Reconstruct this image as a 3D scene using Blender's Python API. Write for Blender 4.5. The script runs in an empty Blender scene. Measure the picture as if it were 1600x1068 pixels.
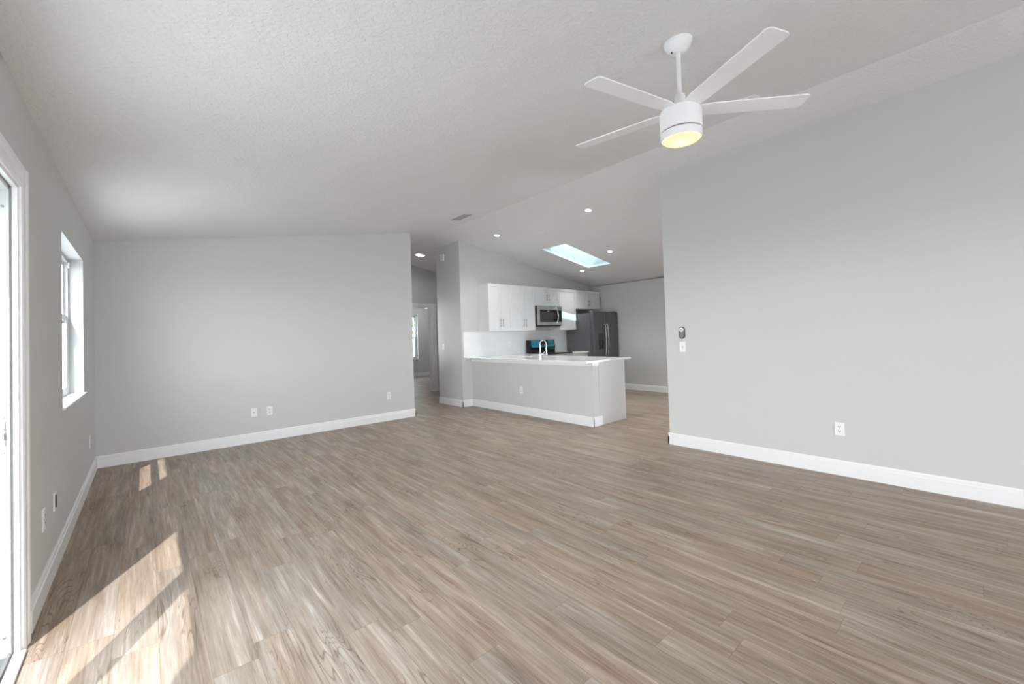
import bpy, bmesh, math, random
from mathutils import Vector, Matrix
random.seed(7)
sc = bpy.context.scene
COL = sc.collection

# ------------------------------------------------------------------ camera
YAW, PITCH, ROLL = math.radians(41.2942), math.radians(1.1778), math.radians(-1.7271)
F = Vector((math.sin(YAW)*math.cos(PITCH), math.cos(YAW)*math.cos(PITCH), math.sin(PITCH)))
R0 = Vector((math.cos(YAW), -math.sin(YAW), 0))
U0 = R0.cross(F)
RT = math.cos(ROLL)*R0 + math.sin(ROLL)*U0
UP = -math.sin(ROLL)*R0 + math.cos(ROLL)*U0
cd = bpy.data.cameras.new('camera')
cam = bpy.data.objects.new('camera', cd)
COL.objects.link(cam)
cam.matrix_world = Matrix(((RT.x, UP.x, -F.x, 0), (RT.y, UP.y, -F.y, 0), (RT.z, UP.z, -F.z, 1.281), (0, 0, 0, 1)))
cd.sensor_width = 36.0
cd.lens = 653.1/1600*36
cd.shift_y = -(534-512.54)/1600
cd.clip_start = 0.02
sc.camera = cam

# ------------------------------------------------------------------ world, sun, exposure
SUN_DIR = Vector((0.481, 0.877, -1.26)).normalized()
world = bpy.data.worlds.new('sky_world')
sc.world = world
world.use_nodes = True
wn = world.node_tree
wn.nodes.clear()
wo = wn.nodes.new('ShaderNodeOutputWorld')
wb = wn.nodes.new('ShaderNodeBackground')
wt = wn.nodes.new('ShaderNodeTexCoord')
ws = wn.nodes.new('ShaderNodeSeparateXYZ')
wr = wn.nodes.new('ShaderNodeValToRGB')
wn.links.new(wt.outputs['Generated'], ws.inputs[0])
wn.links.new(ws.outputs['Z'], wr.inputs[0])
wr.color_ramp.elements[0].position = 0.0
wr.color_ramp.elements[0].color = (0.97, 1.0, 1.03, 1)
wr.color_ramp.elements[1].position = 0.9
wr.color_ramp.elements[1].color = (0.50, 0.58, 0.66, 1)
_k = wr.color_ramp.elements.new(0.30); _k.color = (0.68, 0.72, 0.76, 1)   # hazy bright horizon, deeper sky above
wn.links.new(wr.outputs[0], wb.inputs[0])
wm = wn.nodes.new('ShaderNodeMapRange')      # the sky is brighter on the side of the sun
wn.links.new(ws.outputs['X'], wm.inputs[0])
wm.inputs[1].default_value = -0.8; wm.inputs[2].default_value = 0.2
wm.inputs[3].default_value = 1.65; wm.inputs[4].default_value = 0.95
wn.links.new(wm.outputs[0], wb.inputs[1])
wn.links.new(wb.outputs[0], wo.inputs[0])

sd = bpy.data.lights.new('sun', 'SUN')
sd.energy = 0.69
sd.angle = math.radians(0.53)
sd.color = (1.0, 0.965, 0.93)
sun = bpy.data.objects.new('sun', sd)
COL.objects.link(sun)
sun.location = (-8, -12, 20)
sun.rotation_euler = SUN_DIR.to_track_quat('-Z', 'Y').to_euler()

sc.view_settings.view_transform = 'Standard'
sc.view_settings.look = 'None'
sc.view_settings.gamma = 1.0
sc.view_settings.use_curve_mapping = False
sc.view_settings.exposure = 3.42
sc.cycles.max_bounces = 14
sc.cycles.diffuse_bounces = 8
sc.cycles.transparent_max_bounces = 16
sc.cycles.use_denoising = True
sc.cycles.caustics_reflective = False
sc.cycles.caustics_refractive = False
sc.cycles.sample_clamp_indirect = 8.0

# ------------------------------------------------------------------ materials
def mat(name, col, rough=0.5, metal=0.0, spec=0.5, bump=None, vary=None, emit=None, coat=0.0):
    m = bpy.data.materials.new(name)
    m.use_nodes = True
    nt = m.node_tree
    b = nt.nodes['Principled BSDF']
    b.inputs['Base Color'].default_value = (*col, 1)
    b.inputs['Roughness'].default_value = rough
    b.inputs['Metallic'].default_value = metal
    b.inputs['Specular IOR Level'].default_value = spec
    b.inputs['Coat Weight'].default_value = coat
    tc = nt.nodes.new('ShaderNodeTexCoord')
    n = nt.nodes.new('ShaderNodeTexNoise')
    nt.links.new(tc.outputs['Object'], n.inputs['Vector'])
    n.inputs['Scale'].default_value = bump[0] if bump else 6.0
    n.inputs['Detail'].default_value = 3.0
    if bump:
        bp = nt.nodes.new('ShaderNodeBump')
        bp.inputs['Strength'].default_value = bump[1]
        bp.inputs['Distance'].default_value = bump[2]
        nt.links.new(n.outputs['Fac'], bp.inputs['Height'])
        nt.links.new(bp.outputs[0], b.inputs['Normal'])
    v = vary if vary is not None else 0.015
    mx = nt.nodes.new('ShaderNodeMixRGB')
    mx.inputs[1].default_value = (*[c*(1-v) for c in col], 1)
    mx.inputs[2].default_value = (*[min(1, c*(1+v)) for c in col], 1)
    nt.links.new(n.outputs['Fac'], mx.inputs[0])
    nt.links.new(mx.outputs[0], b.inputs['Base Color'])
    if emit:
        b.inputs['Emission Color'].default_value = (*emit[0], 1)
        b.inputs['Emission Strength'].default_value = emit[1]
    return m

def brushed(name, col, rough, axis_scale=(2, 2, 160)):
    m = mat(name, col, rough, 1.0)
    nt = m.node_tree
    b = nt.nodes['Principled BSDF']
    tc = nt.nodes.new('ShaderNodeTexCoord')
    mp = nt.nodes.new('ShaderNodeMapping')
    mp.inputs['Scale'].default_value = axis_scale
    n = nt.nodes.new('ShaderNodeTexNoise')
    n.inputs['Scale'].default_value = 3.0
    mr = nt.nodes.new('ShaderNodeMapRange')
    mr.inputs[3].default_value = rough*0.85
    mr.inputs[4].default_value = rough*1.2
    nt.links.new(tc.outputs['Object'], mp.inputs[0])
    nt.links.new(mp.outputs[0], n.inputs['Vector'])
    nt.links.new(n.outputs['Fac'], mr.inputs[0])
    nt.links.new(mr.outputs[0], b.inputs['Roughness'])
    return m

def glass(name, tint, refl=0.08):
    m = bpy.data.materials.new(name)
    m.use_nodes = True
    nt = m.node_tree
    nt.nodes.clear()
    o = nt.nodes.new('ShaderNodeOutputMaterial')
    t = nt.nodes.new('ShaderNodeBsdfTransparent')
    t.inputs[0].default_value = (*tint, 1)
    g = nt.nodes.new('ShaderNodeBsdfGlossy')
    g.inputs['Roughness'].default_value = 0.02
    lw = nt.nodes.new('ShaderNodeLayerWeight')
    pw = nt.nodes.new('ShaderNodeMath'); pw.operation = 'POWER'; pw.inputs[1].default_value = 5.0
    fr = nt.nodes.new('ShaderNodeMapRange')
    fr.inputs[3].default_value = 0.03; fr.inputs[4].default_value = 0.5
    nt.links.new(lw.outputs['Facing'], pw.inputs[0])
    nt.links.new(pw.outputs[0], fr.inputs[0])
    mx = nt.nodes.new('ShaderNodeMixShader')
    nt.links.new(fr.outputs[0], mx.inputs[0])
    nt.links.new(t.outputs[0], mx.inputs[1])
    nt.links.new(g.outputs[0], mx.inputs[2])
    nt.links.new(mx.outputs[0], o.inputs[0])
    return m

def emis(name, col, strength):
    m = bpy.data.materials.new(name)
    m.use_nodes = True
    nt = m.node_tree
    nt.nodes.clear()
    o = nt.nodes.new('ShaderNodeOutputMaterial')
    e = nt.nodes.new('ShaderNodeEmission')
    e.inputs[0].default_value = (*col, 1)
    e.inputs[1].default_value = strength
    nt.links.new(e.outputs[0], o.inputs[0])
    return m

def ceiling_material():
    m = mat('ceiling_paint', (0.81, 0.81, 0.815), 0.9, 0, 0.2)
    nt = m.node_tree
    b = nt.nodes['Principled BSDF']
    tc = nt.nodes.new('ShaderNodeTexCoord')
    v = nt.nodes.new('ShaderNodeTexNoise')
    v.inputs['Scale'].default_value = 46
    v.inputs['Detail'].default_value = 2.5
    v.inputs['Distortion'].default_value = 0.6
    r = nt.nodes.new('ShaderNodeValToRGB')
    r.color_ramp.elements[0].position = 0.42
    r.color_ramp.elements[1].position = 0.62
    bp = nt.nodes.new('ShaderNodeBump')
    bp.inputs['Strength'].default_value = 0.30
    bp.inputs['Distance'].default_value = 0.006
    nt.links.new(tc.outputs['Object'], v.inputs['Vector'])
    nt.links.new(v.outputs['Fac'], r.inputs[0])
    nt.links.new(r.outputs[0], bp.inputs['Height'])
    nt.links.new(bp.outputs[0], b.inputs['Normal'])
    return m

def floor_material():
    m = bpy.data.materials.new('vinyl_plank')
    m.use_nodes = True
    nt = m.node_tree
    L = nt.links
    b = nt.nodes['Principled BSDF']
    def N(t, **k):
        n = nt.nodes.new(t)
        for a, v in k.items():
            setattr(n, a, v)
        return n
    def M(op, a, c=None):
        n = N('ShaderNodeMath', operation=op)
        for i, s in enumerate((a, c)):
            if s is None: continue
            if isinstance(s, (int, float)): n.inputs[i].default_value = s
            else: L.new(s, n.inputs[i])
        return n.outputs[0]
    tc = N('ShaderNodeTexCoord')
    sx = N('ShaderNodeSeparateXYZ')
    L.new(tc.outputs['Object'], sx.inputs[0])
    X, Y = sx.outputs['X'], sx.outputs['Y']
    W, LN = 0.152, 1.22
    xs = M('DIVIDE', M('ADD', X, 20.03), W)
    row = M('FLOOR', xs)
    wn1 = N('ShaderNodeTexWhiteNoise', noise_dimensions='1D')
    L.new(row, wn1.inputs['W'])
    ys = M('ADD', M('DIVIDE', Y, LN), M('MULTIPLY', wn1.outputs['Value'], 7.3))
    colm = M('FLOOR', ys)
    cid = N('ShaderNodeCombineXYZ')
    L.new(row, cid.inputs[0]); L.new(colm, cid.inputs[1])
    wn2 = N('ShaderNodeTexWhiteNoise', noise_dimensions='3D')
    L.new(cid.outputs[0], wn2.inputs['Vector'])
    off = N('ShaderNodeVectorMath', operation='SCALE')
    L.new(wn2.outputs['Color'], off.inputs[0]); off.inputs['Scale'].default_value = 37.0
    def coords(kx, ky):
        c = N('ShaderNodeCombineXYZ')
        L.new(M('MULTIPLY', X, kx), c.inputs[0]); L.new(M('MULTIPLY', Y, ky), c.inputs[1])
        a = N('ShaderNodeVectorMath', operation='ADD')
        L.new(c.outputs[0], a.inputs[0]); L.new(off.outputs[0], a.inputs[1])
        return a.outputs[0]
    def noise(v, s, det=4, dist=0.0, rough=0.55):
        n = N('ShaderNodeTexNoise')
        L.new(v, n.inputs['Vector'])
        n.inputs['Scale'].default_value = s; n.inputs['Detail'].default_value = det
        n.inputs['Distortion'].default_value = dist; n.inputs['Roughness'].default_value = rough
        return n.outputs['Fac']
    broad = noise(coords(1.0, 0.09), 15.0, 4, 0.6)
    streak = noise(coords(1.0, 0.045), 50.0, 5, 0.3, 0.7)
    fine = noise(coords(1.0, 0.02), 150.0, 3, 0.1, 0.7)
    # cathedral figure: contour rings of a stretched noise, kept in patches
    cn = noise(coords(1.0, 0.09), 9.0, 2.0, 0.6)
    ring = M('ABSOLUTE', M('SUBTRACT', M('FRACT', M('MULTIPLY', cn, 26.0)), 0.5))
    patch = noise(coords(0.6, 0.35), 4.5, 1.0)
    pr = N('ShaderNodeMapRange'); L.new(patch, pr.inputs[0])
    pr.inputs[1].default_value = 0.53; pr.inputs[2].default_value = 0.64
    rr = N('ShaderNodeMapRange'); L.new(ring, rr.inputs[0])
    rr.inputs[1].default_value = 0.16; rr.inputs[2].default_value = 0.0
    rings = M('MULTIPLY', rr.outputs[0], pr.outputs[0])
    tone = M('ADD', M('MULTIPLY', broad, 0.55), M('ADD', M('MULTIPLY', streak, 0.62), M('ADD', M('MULTIPLY', wn2.outputs['Value'], 0.06), M('MULTIPLY', fine, 0.30))))
    ramp = N('ShaderNodeValToRGB')
    L.new(M('MULTIPLY', tone, 0.683), ramp.inputs[0])
    e = ramp.color_ramp.elements
    e[0].position = 0.33; e[0].color = (0.135, 0.098, 0.072, 1)
    e[1].position = 0.70; e[1].color = (0.60, 0.555, 0.505, 1)
    for p, c in ((0.43, (0.245, 0.192, 0.151, 1)), (0.52, (0.330, 0.270, 0.221, 1)), (0.60, (0.415, 0.356, 0.306, 1))):
        k = e.new(p); k.color = c
    tint = N('ShaderNodeMixRGB', blend_type='MULTIPLY')
    L.new(ramp.outputs[0], tint.inputs[1])
    tr = N('ShaderNodeValToRGB')
    hue = noise(coords(1.0, 0.07), 7.0, 2)
    L.new(hue, tr.inputs[0])
    tr.color_ramp.elements[0].position = 0.36; tr.color_ramp.elements[0].color = (0.95, 0.945, 0.97, 1)
    tr.color_ramp.elements[1].position = 0.66; tr.color_ramp.elements[1].color = (1.07, 0.94, 0.84, 1)
    L.new(tr.outputs[0], tint.inputs[2]); tint.inputs[0].default_value = 0.75
    dark = N('ShaderNodeMixRGB', blend_type='MULTIPLY')
    L.new(tint.outputs[0], dark.inputs[1]); dark.inputs[2].default_value = (0.50, 0.44, 0.39, 1)
    L.new(M('MULTIPLY', rings, 0.9), dark.inputs[0])
    # seams
    fx = M('ABSOLUTE', M('SUBTRACT', M('FRACT', xs), 0.5))
    fy = M('ABSOLUTE', M('SUBTRACT', M('FRACT', ys), 0.5))
    seam = M('MAXIMUM', M('GREATER_THAN', fx, 0.5-0.0011/W), M('GREATER_THAN', fy, 0.5-0.0012/LN))
    sm = N('ShaderNodeMixRGB', blend_type='MULTIPLY')
    L.new(dark.outputs[0], sm.inputs[1]); sm.inputs[2].default_value = (0.55, 0.50, 0.46, 1)
    L.new(M('MULTIPLY', seam, 0.7), sm.inputs[0])
    L.new(sm.outputs[0], b.inputs['Base Color'])
    b.inputs['Roughness'].default_value = 0.42
    b.inputs['Specular IOR Level'].default_value = 0.28
    bp = N('ShaderNodeBump'); bp.inputs['Strength'].default_value = 0.12; bp.inputs['Distance'].default_value = 0.002
    L.new(M('SUBTRACT', streak, M('MULTIPLY', seam, 0.8)), bp.inputs['Height'])
    L.new(bp.outputs[0], b.inputs['Normal'])
    return m

def leaf_material():
    m = mat('foliage', (0.20, 0.36, 0.12), 0.6, 0, 0.3, vary=0.5)
    return m

M_WALL = mat('wall_paint', (0.63, 0.63, 0.62), 0.75, 0, 0.25, bump=(120, 0.08, 0.002))
M_CEIL = ceiling_material()
M_TRIM = mat('trim_white', (0.87, 0.87, 0.88), 0.35, 0, 0.5)
M_FLOOR = floor_material()
M_WHITE_DIM = mat('white_dimmed', (0.52, 0.52, 0.52), 0.8)  # white paint darkened so strongly daylit shaft and reveal faces burn out less
M_VINYL = mat('white_vinyl', (0.70, 0.72, 0.73), 0.3)
M_CAB = mat('cabinet_white', (0.77, 0.78, 0.785), 0.35)
M_PANEL = mat('end_panel_paint', (0.60, 0.60, 0.585), 0.45)
M_QUARTZ = mat('white_quartz', (0.88, 0.89, 0.90), 0.12, 0, 0.5, vary=0.03)
M_TILE = None
M_STEEL = brushed('stainless', (0.60, 0.60, 0.61), 0.28, (160, 160, 2))
M_SLATE = brushed('slate_steel', (0.20, 0.20, 0.205), 0.38, (140, 140, 2))
M_SLATE_SIDE = mat('slate_side', (0.145, 0.145, 0.15), 0.45, 0.3)
M_CHROME = mat('chrome', (0.80, 0.80, 0.81), 0.14, 1.0)
M_NICKEL = mat('brushed_nickel', (0.42, 0.42, 0.42), 0.35, 1.0)
M_BLACK = mat('black_gloss', (0.012, 0.012, 0.014), 0.12)
M_DARK = mat('dark_plastic', (0.05, 0.05, 0.052), 0.4)
M_MIDGREY = mat('grey_plastic', (0.22, 0.22, 0.22), 0.5)
M_FILM = mat('teal_film', (0.035, 0.30, 0.42), 0.22, 0, 0.6)
M_FANWHITE = mat('fan_white', (0.94, 0.94, 0.955), 0.45)
M_PLATE = mat('plate_white', (0.86, 0.86, 0.86), 0.35)
M_VENT = mat('vent_grey', (0.42, 0.42, 0.42), 0.5)
M_DUCT = mat('duct_dark', (0.06, 0.06, 0.06), 0.8)
M_GLASS = glass('window_glass', (0.95, 0.97, 0.965))
M_SKYGLASS = glass('skylight_glass', (0.70, 0.845, 0.86))
M_LENS = emis('warm_lens', (1.0, 0.80, 0.50), 0.115)
def _lens():
    nt = M_LENS.node_tree
    e = [n for n in nt.nodes if n.type == 'EMISSION'][0]
    tc = nt.nodes.new('ShaderNodeTexCoord')
    sx = nt.nodes.new('ShaderNodeVectorMath'); sx.operation = 'MULTIPLY'; sx.inputs[1].default_value = (1, 1, 0)
    ln = nt.nodes.new('ShaderNodeVectorMath'); ln.operation = 'LENGTH'
    r = nt.nodes.new('ShaderNodeValToRGB')
    nt.links.new(tc.outputs['Object'], sx.inputs[0]); nt.links.new(sx.outputs[0], ln.inputs[0])
    m = nt.nodes.new('ShaderNodeMath'); m.operation = 'MULTIPLY'; m.inputs[1].default_value = 9.0
    nt.links.new(ln.outputs['Value'], m.inputs[0]); nt.links.new(m.outputs[0], r.inputs[0])
    r.color_ramp.elements[0].position = 0.15; r.color_ramp.elements[0].color = (1.0, 0.93, 0.72, 1)
    r.color_ramp.elements[1].position = 0.98; r.color_ramp.elements[1].color = (1.0, 0.86, 0.66, 1)
    k = r.color_ramp.elements.new(0.72); k.color = (1.0, 0.76, 0.44, 1)
    nt.links.new(r.outputs[0], e.inputs[0])
_lens()
M_CAN = emis('can_lens', (1.0, 0.98, 0.95), 2.0)
M_HALL = emis('hall_lens', (1.0, 0.98, 0.95), 1.2)
M_GROUND = mat('pale_ground', (0.70, 0.70, 0.69), 0.9, vary=0.15)  # unseen ground, colour kept pale to bounce more light onto the ceiling
M_LEAF = leaf_material()
M_BARK = mat('bark', (0.10, 0.07, 0.05), 0.9, vary=0.3)
M_ROOF = mat('roof_shingle', (0.20, 0.19, 0.18), 0.9, vary=0.3)
M_STUCCO = mat('stucco_white', (0.75, 0.75, 0.73), 0.85)
M_CONC = mat('concrete', (0.60, 0.60, 0.59), 0.85, vary=0.08)

def tile_material():
    m = mat('backsplash_tile', (0.80, 0.815, 0.825), 0.18)
    nt = m.node_tree
    b = nt.nodes['Principled BSDF']
    tc = nt.nodes.new('ShaderNodeTexCoord')
    mp = nt.nodes.new('ShaderNodeMapping')
    mp.inputs['Rotation'].default_value = (math.radians(90), 0, 0)
    br = nt.nodes.new('ShaderNodeTexBrick')
    br.inputs['Scale'].default_value = 1.0
    br.inputs['Brick Width'].default_value = 0.30
    br.inputs['Row Height'].default_value = 0.10
    br.inputs['Mortar Size'].default_value = 0.0015
    br.inputs['Color1'].default_value = (0.80, 0.815, 0.825, 1)
    br.inputs['Color2'].default_value = (0.78, 0.80, 0.81, 1)
    br.inputs['Mortar'].default_value = (0.74, 0.75, 0.76, 1)
    nt.links.new(tc.outputs['Object'], mp.inputs[0])
    nt.links.new(mp.outputs[0], br.inputs['Vector'])
    nt.links.new(br.outputs['Color'], b.inputs['Base Color'])
    return m
M_TILE = tile_material()

# ------------------------------------------------------------------ mesh helpers
class MB:
    """Collects shapes in world coordinates, links them as one mesh object."""
    def __init__(s, origin=(0, 0, 0)):
        s.bm = bmesh.new(); s.o = Vector(origin)
    def _v(s, p):
        return s.bm.verts.new(Vector(p) - s.o)
    def hexa(s, c):
        v = [s._v(p) for p in c]
        for f in ((0, 3, 2, 1), (4, 5, 6, 7), (0, 1, 5, 4), (1, 2, 6, 5), (2, 3, 7, 6), (3, 0, 4, 7)):
            s.bm.faces.new([v[i] for i in f])
        return s
    def box(s, x0, x1, y0, y1, z0, z1):
        if x0 > x1: x0, x1 = x1, x0
        if y0 > y1: y0, y1 = y1, y0
        if z0 > z1: z0, z1 = z1, z0
        return s.hexa([(x0, y0, z0), (x1, y0, z0), (x1, y1, z0), (x0, y1, z0), (x0, y0, z1), (x1, y0, z1), (x1, y1, z1), (x0, y1, z1)])
    def prism(s, pts, vec):
        """polygon pts (3-D) swept along vec"""
        vec = Vector(vec)
        a = [s._v(p) for p in pts]; b = [s._v(Vector(p)+vec) for p in pts]
        n = len(pts)
        s.bm.faces.new(a[::-1]); s.bm.faces.new(b)
        for i in range(n):
            s.bm.faces.new((a[i], a[(i+1) % n], b[(i+1) % n], b[i]))
        return s
    def lathe(s, prof, center, axis=(0, 0, 1), n=40, ref=None):
        """prof: (radius, height) list around axis at center"""
        ax = Vector(axis).normalized()
        u = ax.orthogonal().normalized(); w = ax.cross(u)
        c = Vector(center); rings = []
        for r, h in prof:
            if r < 1e-6:
                rings.append([s._v(c+ax*h)])
            else:
                rings.append([s._v(c+ax*h+u*(r*math.cos(2*math.pi*i/n))+w*(r*math.sin(2*math.pi*i/n))) for i in range(n)])
        for a, b in zip(rings, rings[1:]):
            for i in range(n):
                j = (i+1) % n
                if len(a) == 1 and len(b) == 1: continue
                if len(a) == 1: s.bm.faces.new((a[0], b[i], b[j]))
                elif len(b) == 1: s.bm.faces.new((a[i], b[0], a[j]))
                else: s.bm.faces.new((a[i], b[i], b[j], a[j]))
        return s
    def tube(s, pts, r, n=12, cap=True):
        pts = [Vector(p) for p in pts]; rings = []
        rs = r if isinstance(r, (list, tuple)) else [r]*len(pts)
        t0 = (pts[1]-pts[0]).normalized(); u = t0.orthogonal().normalized()
        for i, p in enumerate(pts):
            t = (pts[min(i+1, len(pts)-1)]-pts[max(i-1, 0)]).normalized()
            u = (u-t*u.dot(t)).normalized(); w = t.cross(u)
            rings.append([s._v(p+u*(rs[i]*math.cos(2*math.pi*k/n))+w*(rs[i]*math.sin(2*math.pi*k/n))) for k in range(n)])
        for a, b in zip(rings, rings[1:]):
            for k in range(n):
                s.bm.faces.new((a[k], a[(k+1) % n], b[(k+1) % n], b[k]))
        if cap:
            s.bm.faces.new(rings[0][::-1]); s.bm.faces.new(rings[-1])
        return s
    def build(s, name, m, parent=None, bevel=0.0, smooth=False, seg=2):
        bmesh.ops.recalc_face_normals(s.bm, faces=s.bm.faces)
        me = bpy.data.meshes.new(name)
        s.bm.to_mesh(me); s.bm.free()
        me.materials.append(m)
        o = bpy.data.objects.new(name, me)
        COL.objects.link(o)
        if parent is not None:
            o.parent = parent
            if s.o == Vector((0, 0, 0)):
                o.matrix_parent_inverse = Matrix.Translation(world_loc(parent)).inverted()
        else:
            o.location = s.o
        if bevel:
            md = o.modifiers.new('bevel', 'BEVEL'); md.width = bevel; md.segments = seg
            md.limit_method = 'ANGLE'; md.angle_limit = math.radians(40)
        if smooth:
            for p in me.polygons: p.use_smooth = True
            try:
                me.set_sharp_from_angle(angle=math.radians(38))
            except Exception:
                pass
        return o

def world_loc(o):
    v = Vector(o.location)
    p = o.parent
    if p is not None and o.matrix_parent_inverse != Matrix.Identity(4):
        v = o.matrix_parent_inverse @ v + world_loc(p)
    elif p is not None:
        v = v + world_loc(p)
    return v

def thing(name, label, cat, loc=(0, 0, 0), group=None):
    o = bpy.data.objects.new(name, None)
    COL.objects.link(o)
    o.location = loc; o.empty_display_size = 0.1
    o['label'] = label; o['category'] = cat
    if group: o['group'] = group
    return o

def tag(o, label, cat, group=None):
    o['label'] = label; o['category'] = cat
    if group: o['group'] = group
    return o

def struct(o):
    o['kind'] = 'structure'
    return o

def sempty(name, loc=(0, 0, 0)):
    o = bpy.data.objects.new(name, None); COL.objects.link(o)
    o.location = loc; o.empty_display_size = 0.1; o['kind'] = 'structure'
    return o

def dup(root, loc, label=None):
    r = root.copy(); COL.objects.link(r); r.location = loc
    if label: r['label'] = label
    for ch in root.children:
        c = ch.copy(); COL.objects.link(c); c.parent = r
        for g in ch.children:
            d = g.copy(); COL.objects.link(d); d.parent = c
    return r

# ------------------------------------------------------------------ room dimensions (metres)
XL, YB, XE, XR, YR, XRG, XC, YC0, YC1, XP, YP, XF = -0.4132, 6.3882, 3.386, 4.5167, 2.4529, 4.0045, 4.4381, 6.4939, 7.3155, 4.662, 3.6515, 8.3087
EAVE, SL = 2.4494, 0.16833
ZR = EAVE + SL*(XRG-XL)
YREAR, YH, YBED = -4.6, 9.02, 13.2
def zc(x): return EAVE + SL*(x-XL) if x < XRG else ZR - SL*(x-XRG)

def wall_y(name, x0, x1, ylo, yhi, holes=(), top=None, face=None, m=M_WALL):
    """wall running along Y with thickness x0..x1; holes: (y0,y1,z0,z1)"""
    ys = sorted({ylo, yhi, *[h[0] for h in holes], *[h[1] for h in holes]})
    mb = MB()
    for a, b in zip(ys, ys[1:]):
        hs = [h for h in holes if h[0] <= a+1e-6 and h[1] >= b-1e-6]
        t0 = (top if top else zc(x0)) ; t1 = (top if top else zc(x1))
        def seg(z0, z1=None):
            za, zb = (z1, z1) if z1 is not None else (t0, t1)
            mb.hexa([(x0, a, z0), (x1, a, z0), (x1, b, z0), (x0, b, z0), (x0, a, za), (x1, a, zb), (x1, b, zb), (x0, b, za)])
        if not hs: seg(0)
        else:
            h = hs[0]
            if h[2] > 0.001: seg(0, h[2])
            seg(h[3])
    return struct(mb.build(name, m))

def wall_x(name, y0, y1, xlo, xhi, holes=(), top=None, m=M_WALL):
    xs = sorted({xlo, xhi, *([XRG] if xlo < XRG < xhi else []), *[h[0] for h in holes], *[h[1] for h in holes]})
    mb = MB()
    for a, b in zip(xs, xs[1:]):
        hs = [h for h in holes if h[0] <= a+1e-6 and h[1] >= b-1e-6]
        ta, tb = (top, top) if top else (zc(a), zc(b))
        def seg(z0, z1=None):
            za, zb = (z1, z1) if z1 is not None else (ta, tb)
            mb.hexa([(a, y0, z0), (b, y0, z0), (b, y1, z0), (a, y1, z0), (a, y0, za), (b, y0, zb), (b, y1, zb), (a, y1, za)])
        if not hs: seg(0)
        else:
            h = hs[0]
            if h[2] > 0.001: seg(0, h[2])
            seg(h[3])
    return struct(mb.build(name, m))

# ------------------------------------------------------------------ shell
struct(MB().box(-0.62, 8.6, YREAR-0.2, YBED+0.2, -0.12, 0).build('floor', M_FLOOR))

# ceiling: two slopes with the skylight hole left open
SKX0, SKX1, SKY0, SKY1 = 5.66, 7.02, 4.935, 5.51
mb = MB()
xs = [XL-0.2, XRG, SKX0, SKX1, XF+0.2]
ys = [YREAR-0.2, SKY0, SKY1, YH+0.12]
for i in range(4):
    for j in range(3):
        if i == 2 and j == 1: continue
        a, b, c, d = xs[i], xs[i+1], ys[j], ys[j+1]
        za, zb = zc(a), zc(b)
        mb.hexa([(a, c, za), (b, c, zb), (b, d, zb), (a, d, za), (a, c, za+.04), (b, c, zb+.04), (b, d, zb+.04), (a, d, za+.04)])
struct(mb.build('ceiling', M_CEIL))
# roof deck above with the eave overhang that shades the left openings
mb = MB()
xs = [-0.763, XRG, SKX0-.03, SKX1+.03, XF+0.6]
ys = [YREAR-0.5, SKY0-.03, SKY1+.03, YBED+0.6]
for i in range(4):
    for j in range(3):
        if i == 2 and j == 1: continue
        a, b, c, d = xs[i], xs[i+1], ys[j], ys[j+1]
        lo = 0.001 if i == 0 else 0.045
        za, zb = zc(a), zc(b)
        if i == 0:
            # overhang strip keeps the ceiling plane as its soffit, the rest sits above the ceiling
            m1 = XL-0.2
            mb.hexa([(a, c, za), (m1, c, zc(m1)), (m1, d, zc(m1)), (a, d, za), (a, c, za+.28), (m1, c, zc(m1)+.28), (m1, d, zc(m1)+.28), (a, d, za+.28)])
            a = m1; za = zc(a)
        mb.hexa([(a, c, za+.045), (b, c, zb+.045), (b, d, zb+.045), (a, d, za+.045), (a, c, za+.28), (b, c, zb+.28), (b, d, zb+.28), (a, d, za+.28)])
struct(mb.build('roof', M_ROOF))

# left wall: sliding door and window
DY0, DY1, DH = 0.87, 2.76, 2.0
WY0, WY1, WZ0, WZ1 = 4.05, 5.34, 0.885, 2.085
wall_y('wall_left', XL-0.2, XL, YREAR-0.2, YB+0.12, [(DY0, DY1, 0, DH), (WY0, WY1, WZ0, WZ1)], top=EAVE)
wall_x('wall_back', YB, YB+0.12, XL, XE)
wall_y('wall_right', XR, XR+0.12, YREAR, YR)
wall_x('wall_kitchen', YC0, YC0+0.12, XC, XF+0.2)
wall_y('wall_hallway_right', XC, XC+0.12, YC0+0.12, YC1)
wall_x('wall_hallway_return', YC1-0.12, YC1, XC+0.12, 6.6)
wall_y('wall_far', XF, XF+0.2, YREAR-0.2, YC0, [(-1.4, 1.2, 0.0, 2.1)], top=2.449)  # unseen opening added to let daylight into the kitchen side
wall_y('wall_hallway_left', XE-0.12, XE, YB+0.12, YH, [(7.55, 8.35, 1.0, 1.95)])  # opening added so daylight reaches the hallway corner wall
BDX0, BDX1, BDH = 4.45, 5.30, 2.07
wall_x('wall_hall', YH, YH+0.12, XE-0.12, 6.6, [(BDX0, BDX1, 0, BDH)])
wall_y('wall_hallway_end', 6.6, 6.72, YC1-0.12, YH+0.12)
wall_x('wall_rear', YREAR-0.2, YREAR, XL-0.2, XF+0.2, [(0.2, 2.9, 0.0, 2.25)])  # unseen opening added as daylight fill from behind the camera
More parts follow.
